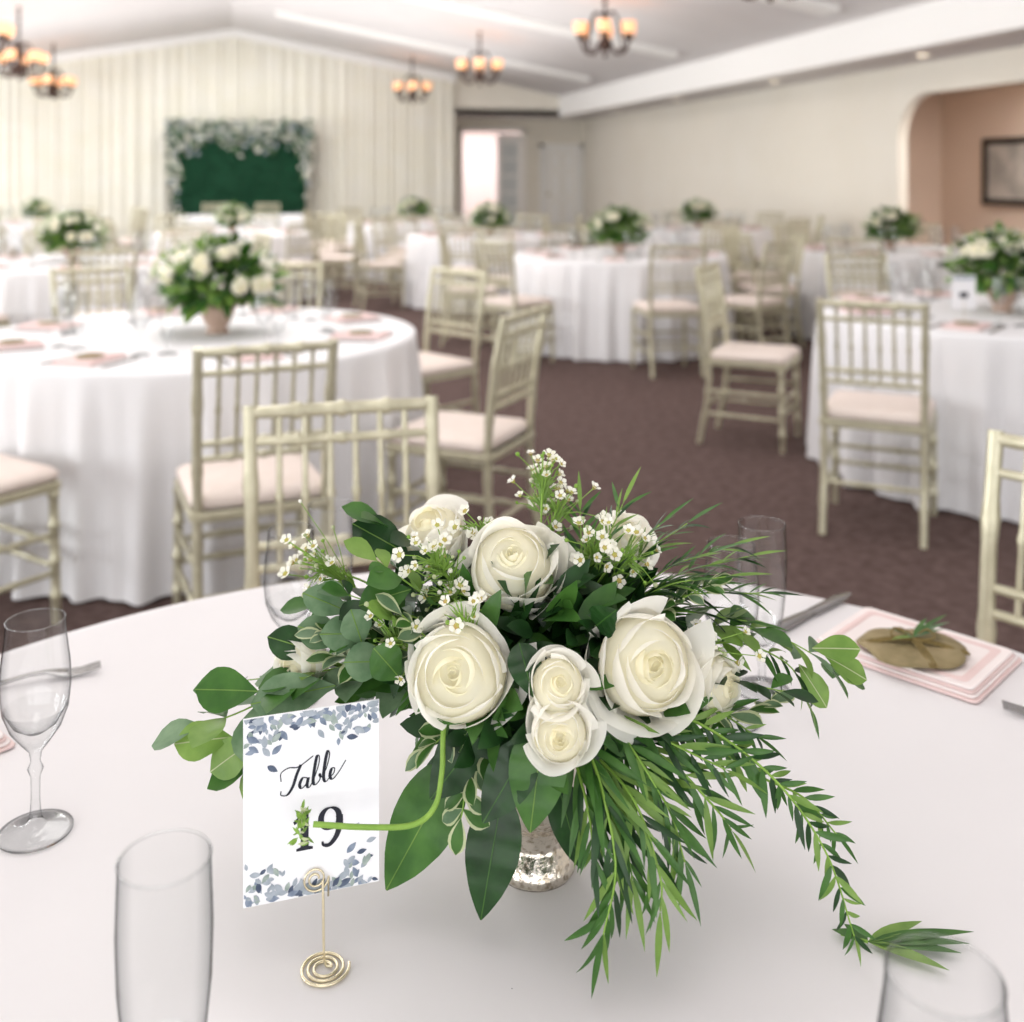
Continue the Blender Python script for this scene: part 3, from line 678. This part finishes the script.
sp = [(hx+(.006+.0145*t)*math.cos(t*2*math.pi*3), -.012+(.006+.0145*t)*math.sin(t*2*math.pi*3), .0016) for t in [i/72 for i in range(73)]]
mb.tube(sp, .0013, 'gold', 8)
mb.tube(crom([(hx+.006, -.012, .0016), (hx+.001, -.011, .004), (hx, -.010, .02), (hx, -.007, .05), (hx, -.0035, .068)], 6), .0011, 'gold', 8)
sp = [(hx-.006+(.003+.008*t)*math.cos(t*2*math.pi*2), -.0032, .070+(.003+.008*t)*math.sin(t*2*math.pi*2)) for t in [i/48 for i in range(49)]]
mb.tube(sp, .0009, 'gold', 6)
sp = [(hx-.006+(.003+.008*t)*math.cos(t*2*math.pi*2), .0025, .070+(.003+.008*t)*math.sin(t*2*math.pi*2)) for t in [i/48 for i in range(49)]]
mb.tube(sp, .0009, 'gold', 6)
mb.tube([(hx+.005, -.0032, .070), (hx+.005, .0, .052), (hx+.005, .0025, .070)], .0009, 'gold', 6)
mb.obj('wire_stand', parent=E2)

# ------------------------------------------------------------ napkins, cutlery
def napkin(w, l, name, loc, rz):
    mb = MB()
    def rr(hx, hy, z, wob=0):
        pts = []
        for cx, cy, a0 in ((hx-.008, hy-.008, 0), (-hx+.008, hy-.008, 90), (-hx+.008, -hy+.008, 180), (hx-.008, -hy+.008, 270)):
            for k in range(5):
                a = math.radians(a0+22.5*k); pts.append(Vector((cx+.008*math.cos(a), cy+.008*math.sin(a), z+wob*math.sin(5*a+cx*30))))
        return pts
    for k, (s, m) in enumerate(((0, 'pink'), (.004, 'pinkw'), (.007, 'pink'), (.009, 'pinkw'))):
        z = .001+k*.0035; rows = [rr(w/2-s, l/2-s, z), rr(w/2-s+.0015, l/2-s+.0015, z+.0015, .0004), rr(w/2-s, l/2-s, z+.003, .0003)]
        mb.grid(rows, m, True); mb.poly(rows[-1], m); mb.poly(list(reversed(rows[0])), m)
    z = .0158
    b0, b1 = rr(w/2-.022, l/2-.022, z), rr(w/2-.027, l/2-.027, z)
    mb.grid([rr(w/2-.019, l/2-.019, z-.0010), b0, b1, rr(w/2-.030, l/2-.030, z-.0010)], 'pink', True)
    return mb.obj(name, loc, rz)
napkin(.165, .225, 'folded_napkin', W(.546, 1.425, .7505), -TH+math.radians(46))
mb = MB()
rows = [[Vector((r*(1+.05*math.sin(3*a)+.03*math.sin(7*a))*math.cos(a)*1.1, r*(1+.05*math.sin(2*a+1)+.03*math.sin(6*a))*math.sin(a), z+.002*math.sin(5*a+r*60)*(r/.06))) for a in [2*math.pi*j/60 for j in range(60)]] for r, z in ((.060, .002), (.063, .004), (.055, .008), (.04, .010), (.02, .011), (.0005, .011))]
mb.grid(rows, 'kraft', True); mb.poly(list(reversed(rows[0])), 'kraft')
for dz in (0, .004, -.004):
    mb.tube(crom([(-.066, .006+dz, .005), (-.03, .004+dz, .013), (0, dz, .016), (.03, -.006+dz, .013), (.068, -.012+dz, .005)], 6), .0014, 'twine', 6)
    mb.tube(crom([(.01+dz, -.06, .006), (.006+dz, -.03, .013), (dz, 0, .016), (-.004+dz, .03, .013), (-.006+dz, .06, .005)], 6), .0014, 'twine', 6)
for s in (-1, 1): mb.tube(crom([(0, 0, .016), (s*.02, .012, .024), (s*.028, 0, .020), (s*.014, -.006, .018), (0, 0, .016)], 6), .0013, 'twine', 6)
for a, L in ((.75, .085), (.55, .07), (1.0, .06), (-2.6, .04), (.35, .05), (2.6, .035)):
    mb.leaf((.0, .0, .018), (math.cos(a), math.sin(a), .22), (0, 0, 1), L, .008, rnd.choice(['leafm', 'leafl', 'leafg']), 'lance', .1)
mb.obj('favor_packet', W(.535, 1.40, .7505+.0165), -TH-.1)
napkin(.165, .225, 'folded_napkin', W(-.700, 1.165, .7505), -TH+math.radians(-42))

def fork(name, loc, rz):
    mb = MB()
    def strip(P, th=.0012):
        top = [[Vector((x, y-w, z)), Vector((x, y+w, z))] for x, y, w, z in P]
        rows = [[a[0]-Vector((0, 0, th)), a[0]+Vector((0, 0, th)), a[1]+Vector((0, 0, th)), a[1]-Vector((0, 0, th))] for a in top]
        mb.grid(rows, 'steel', True); mb.poly(rows[-1], 'steel'); mb.poly(list(reversed(rows[0])), 'steel')
    strip([(-.10, 0, .006, .003), (-.07, 0, .0065, .003), (-.03, 0, .004, .006), (.0, 0, .003, .010), (.02, 0, .004, .010), (.035, 0, .010, .006), (.045, 0, .012, .004)])
    for k in range(4):
        y = -.009+k*.006; strip([(.044, y, .0022, .004), (.06, y, .0018, .0035), (.085, y, .0008, .008)], .0009)
    mb.obj(name, loc, rz)
def knife(name, loc, rz):
    mb = MB()
    rows = []
    for x, w, th in ((-.11, .006, .003), (-.105, .009, .004), (-.05, .009, .004), (-.0, .006, .003), (.005, .009, .0012), (.08, .010, .0012), (.11, .004, .0008)):
        rows.append([Vector((x, -w, .004-th)), Vector((x, -w, .004+th)), Vector((x, w, .004+th)), Vector((x, w, .004-th))])
    mb.grid(rows, 'steel', True); mb.poly(rows[-1], 'steel'); mb.poly(list(reversed(rows[0])), 'steel')
    mb.obj(name, loc, rz)
fork('dinner_fork', W(-.618, 1.345, .751), -TH+math.radians(24))
fork('dinner_fork', W(.675, 1.245, .751), -TH+math.radians(160))
knife('dinner_knife', W(.44, 1.55, .751), -TH+math.radians(42))

# ------------------------------------------------------------ place tables & chairs
def small_arr(seed, wide=.27, tall=.25):
    r = random.Random(seed); mb = MB()
    mb.lathe([(0, 0), (.045, 0), (.047, .01), (.035, .02), (.05, .04), (.075, .10), (.078, .11), (.07, .11), (0, .09)], 'terra', None, 20, False)
    for i in range(750):
        a = r.uniform(0, 6.283); e = r.uniform(-.6, 1.5); dr = Vector((math.cos(a)*math.cos(e), math.sin(a)*math.cos(e), math.sin(e)))
        s = r.uniform(.4, 1.0)*(1+.2*math.sin(3*a+seed)); p = Vector((dr.x*wide*.75, dr.y*wide*.75, .12+tall*.32+dr.z*tall*.5)); p = Vector((0, 0, .17)).lerp(p, s)
        L = r.uniform(.05, .11)
        mb.leaf(p, dr+Vector((r.uniform(-.5, .5), r.uniform(-.5, .5), r.uniform(-.4, .5))), dr+Vector((0, 0, .6)), L, L*r.uniform(.2, .45), r.choice(['leafd', 'leafm', 'leafm', 'leafl', 'leafl']), 'ovate', r.uniform(0, .4), .2, n=4)
    for i in range(20):
        a = i*2.4+r.uniform(-.3, .3); e = r.uniform(-.05, 1.4); dr = Vector((math.cos(a)*math.cos(e), math.sin(a)*math.cos(e), math.sin(e)))
        p = Vector((dr.x*wide*.86, dr.y*wide*.86, .12+tall*.32+dr.z*tall*.62)); rose(mb, p, dr, r.uniform(.036, .048), i, 0)
    for i in range(150):
        a = r.uniform(0, 6.283); e = r.uniform(.0, 1.5); dr = Vector((math.cos(a)*math.cos(e), math.sin(a)*math.cos(e), math.sin(e)))
        p = Vector((dr.x*wide*.95, dr.y*wide*.95, .12+tall*.35+dr.z*tall*.7)); mb.leaf(p, dr, (0, -1, .4), .022, .02, r.choice(['waxw', 'waxw', 'leafl', 'leafe']), 'obovate', n=3)
    return mb.data('floral_centerpiece')
A1, A2 = small_arr(1), small_arr(2)
def settings(R, n, seed):
    r = random.Random(seed); mb = MB(); mn = MB()
    for k in range(n):
        a = 2*math.pi*k/n+r.uniform(-.05, .05); c, s = math.cos(a), math.sin(a)
        goblet(mb, Matrix.Translation(((R-.33)*c-.09*s, (R-.33)*s+.09*c, 0)), segs=14)
        flute(mb, Matrix.Translation(((R-.38)*c-.17*s, (R-.38)*s+.17*c, 0)), segs=14)
        T = Matrix.Translation(((R-.17)*c, (R-.17)*s, 0)) @ Matrix.Rotation(a, 4, 'Z')
        mn.box((-.11, -.08, 0.001), (.11, .08, .006), 'pinkw', T); mn.box((-.105, -.075, .006), (.105, .075, .012), 'pink', T); mn.box((-.10, -.07, .012), (.10, .07, .018), 'pink', T)
        mn.lathe([(0, .018), (.05, .018), (.045, .024), (0, .027)], 'kraft', T, 14, False)
        for yy in (-.12, .12): mn.box((-.1, yy-.007, .001), (.1, yy+.007, .005), 'steel', T)
    return mb.data('glassware_set'), mn.data('place_setting_set')
S1 = settings(.87, 8, 4)
TF = table_data(.925, 'cloth', 1)
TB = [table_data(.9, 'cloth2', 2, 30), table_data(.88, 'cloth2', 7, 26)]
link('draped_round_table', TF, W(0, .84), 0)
def cardstand():
    mb = MB(); mb.box((-.055, -.001, .06), (.055, .001, .21), 'card'); mb.tube([(0, -.004, 0.003), (0, -.004, .1)], .0012, 'gold', 5)
    mb.lathe([(0, 0), (.02, 0), (.02, .003), (0, .003)], 'gold', None, 12)
    mb.box((-.02, -.002, .11), (.02, -.001, .135), 'ink'); mb.box((-.05, -.002, .19), (.05, -.001, .205), 'artg'); return mb.data('table_number_card')
CS = cardstand()
def tab(x, d, angs, arr=A1, ti=0, sc=1.0, sdist=1.23, ac=.0, ad=.0, card=False):
    link('draped_round_table', TB[ti], W(x, d), x*3.1+d)
    link('floral_centerpiece', arr, W(x+ac, d+ad, .7505), x*5+d, None, sc)
    link('glassware_set', S1[0], W(x, d, .7505), x+d*2); link('place_setting_set', S1[1], W(x, d, .7505), x+d*2)
    if card: link('table_number_card', CS, W(x-.38, d-.38, .7505), -TH+.1)
    for a in angs:
        a = math.radians(a); dx, dy = math.cos(a), math.sin(a)
        chair(x+sdist*dx, d+sdist*dy, -dx, -dy)
for dx, dy in ((-.25, .968), (.722, .692)):
    chair(dx*1.20, .84+dy*1.20, -dx, -dy)
tab(-1.3, 4.35, (-66, -24, 46, 88, 128, 168), A1, 0, 1.02, ac=.08)
chair(-1.70, 3.23, .55, .83)
tab(2.38, 5.03, (154, 100, 58, 15), A2, 1, 1.0, ac=-.03, card=True)
chair(1.48, 4.24, .42, .9)
tab(.9, 8.75, (-80, -44, -135, 0, 45, 90, 135, 178), A1, 1, 1.0, sdist=1.24)
tab(-.25, 11.6, (-100, -60, -20, 20, 70, 110, 150, 200), A2, 0, .9)
tab(-1.38, 14.6, (-90, -45, 0, 45, 90, 135, 180, 225), A1, 1, .9)
tab(2.3, 13.0, (-90, -50, -10, 40, 90, 135, 180, 225), A2, 0, .9)
tab(3.35, 9.3, (-120, -80, 60, 110, 150, 195), A1, 1, .95)
tab(-3.35, 8.0, (-100, -60, -15, 30, 75, 120, 165, 215), A1, 0, .95)
tab(-3.2, 12.0, (-90, -45, 0, 45, 90, 135, 180, 225), A2, 1, .85)
tab(-6.1, 10.6, (-80, -35, 10, 55, 100, 145, 190, 235), A2, 0, .9)
tab(-6.6, 14.6, (-90, -45, 0, 45, 90, 135, 180, 225), A1, 0, .85)
mb = MB(); hw_, hd = 1.0, .38
def rect(o, z, amp):
    out = []; N = 40
    P = [(-hw_-o, -hd-o), (hw_+o, -hd-o), (hw_+o, hd+o), (-hw_-o, hd+o)]
    for k in range(4):
        a, b = P[k], P[(k+1) % 4]
        for i in range(N):
            t = i/N; x = a[0]+(b[0]-a[0])*t; y = a[1]+(b[1]-a[1])*t; w = amp*math.sin(t*N*.9+k)
            if k % 2 == 0: y += w*(-1 if k == 0 else 1)
            else: x += w*(1 if k == 1 else -1)
            out.append(Vector((x, y, z)))
    return out
rows = [rect(0, .75, 0), rect(.006, .74, 0), rect(.01, .5, .012), rect(.03, .012, .022)]
mb.grid(rows, 'cloth2', True); mb.poly(rows[0], 'cloth2')
mb.obj('sweetheart_table', (-.15, 17.9, 0))
for x in (-.6, .3): link('chiavari_chair', CH, (x, 18.75, 0), math.pi)

# ------------------------------------------------------------ lights
def area(name, loc, rot, sx, sy, e, col=(1, 1, 1)):
    l = bpy.data.lights.new(name, 'AREA'); l.shape = 'RECTANGLE'; l.size = sx; l.size_y = sy; l.energy = e; l.color = col
    o = bpy.data.objects.new(name, l); COL.objects.link(o); o.location = loc; o.rotation_euler = rot
for i in range(5):
    y0 = YN+1.2+i*4.6+1.6
    area('window_daylight', (XL-0.2, y0, 1.4), (0, math.radians(-90), 0), 2.0, 3.1, 180 if i else 130, (.97, .99, 1))  # lamps added outside the unseen left windows to stand in for daylight
area('window_daylight', (0, YN-0.2, 1.45), (math.radians(90), 0, 0), 10.5, 2.2, 165, (1, .99, .98))  # same kind of added lamp, at the unseen glazing behind the camera
for y in (5.0, 14.0):
    area('house_light', (-0.3, y, 2.3), (math.radians(180), 0, 0), 9.0, 8.0, 165, (1, .985, .97))  # unseen upward fill lamps, added to brighten the ceiling
for y, e in ((1.0, 28), (6.0, 58), (11.0, 85), (16.0, 135)):
    area('house_light', (-.3, y, 3.85), (0, 0, 0), 1.2, 3.5, e, (1, .98, .95))  # added overhead fill without fixtures, stronger towards the back wall
area('house_light', (8.4, 9.0, 2.6), (0, 0, 0), 1.0, 3.0, 105, (1, .96, .92))  # fill lamp added to brighten the alcove
area('house_light', (5.0, YF+1.2, 2.4), (0, 0, 0), 1.0, 1.0, 15)  # unseen fill lamp added inside the hallway
w = bpy.data.worlds.new('world'); scene.world = w; w.use_nodes = True
bg = w.node_tree.nodes['Background']; bg.inputs[0].default_value = (.92, .96, 1, 1); bg.inputs[1].default_value = 1.0

# ------------------------------------------------------------ camera
cd = bpy.data.cameras.new('camera'); co = bpy.data.objects.new('camera', cd); COL.objects.link(co)
co.location = (0, 0, 1.4); co.rotation_euler = (math.radians(90), 0, -TH)
cd.sensor_width = 36; cd.lens = 36*1050/1024; cd.shift_y = -335/1024; cd.clip_start = .05
cd.dof.use_dof = True; cd.dof.focus_distance = .91; cd.dof.aperture_fstop = 4.4
scene.camera = co
scene.view_settings.view_transform = 'Standard'
scene.view_settings.look = 'None'
scene.view_settings.exposure = 0.17
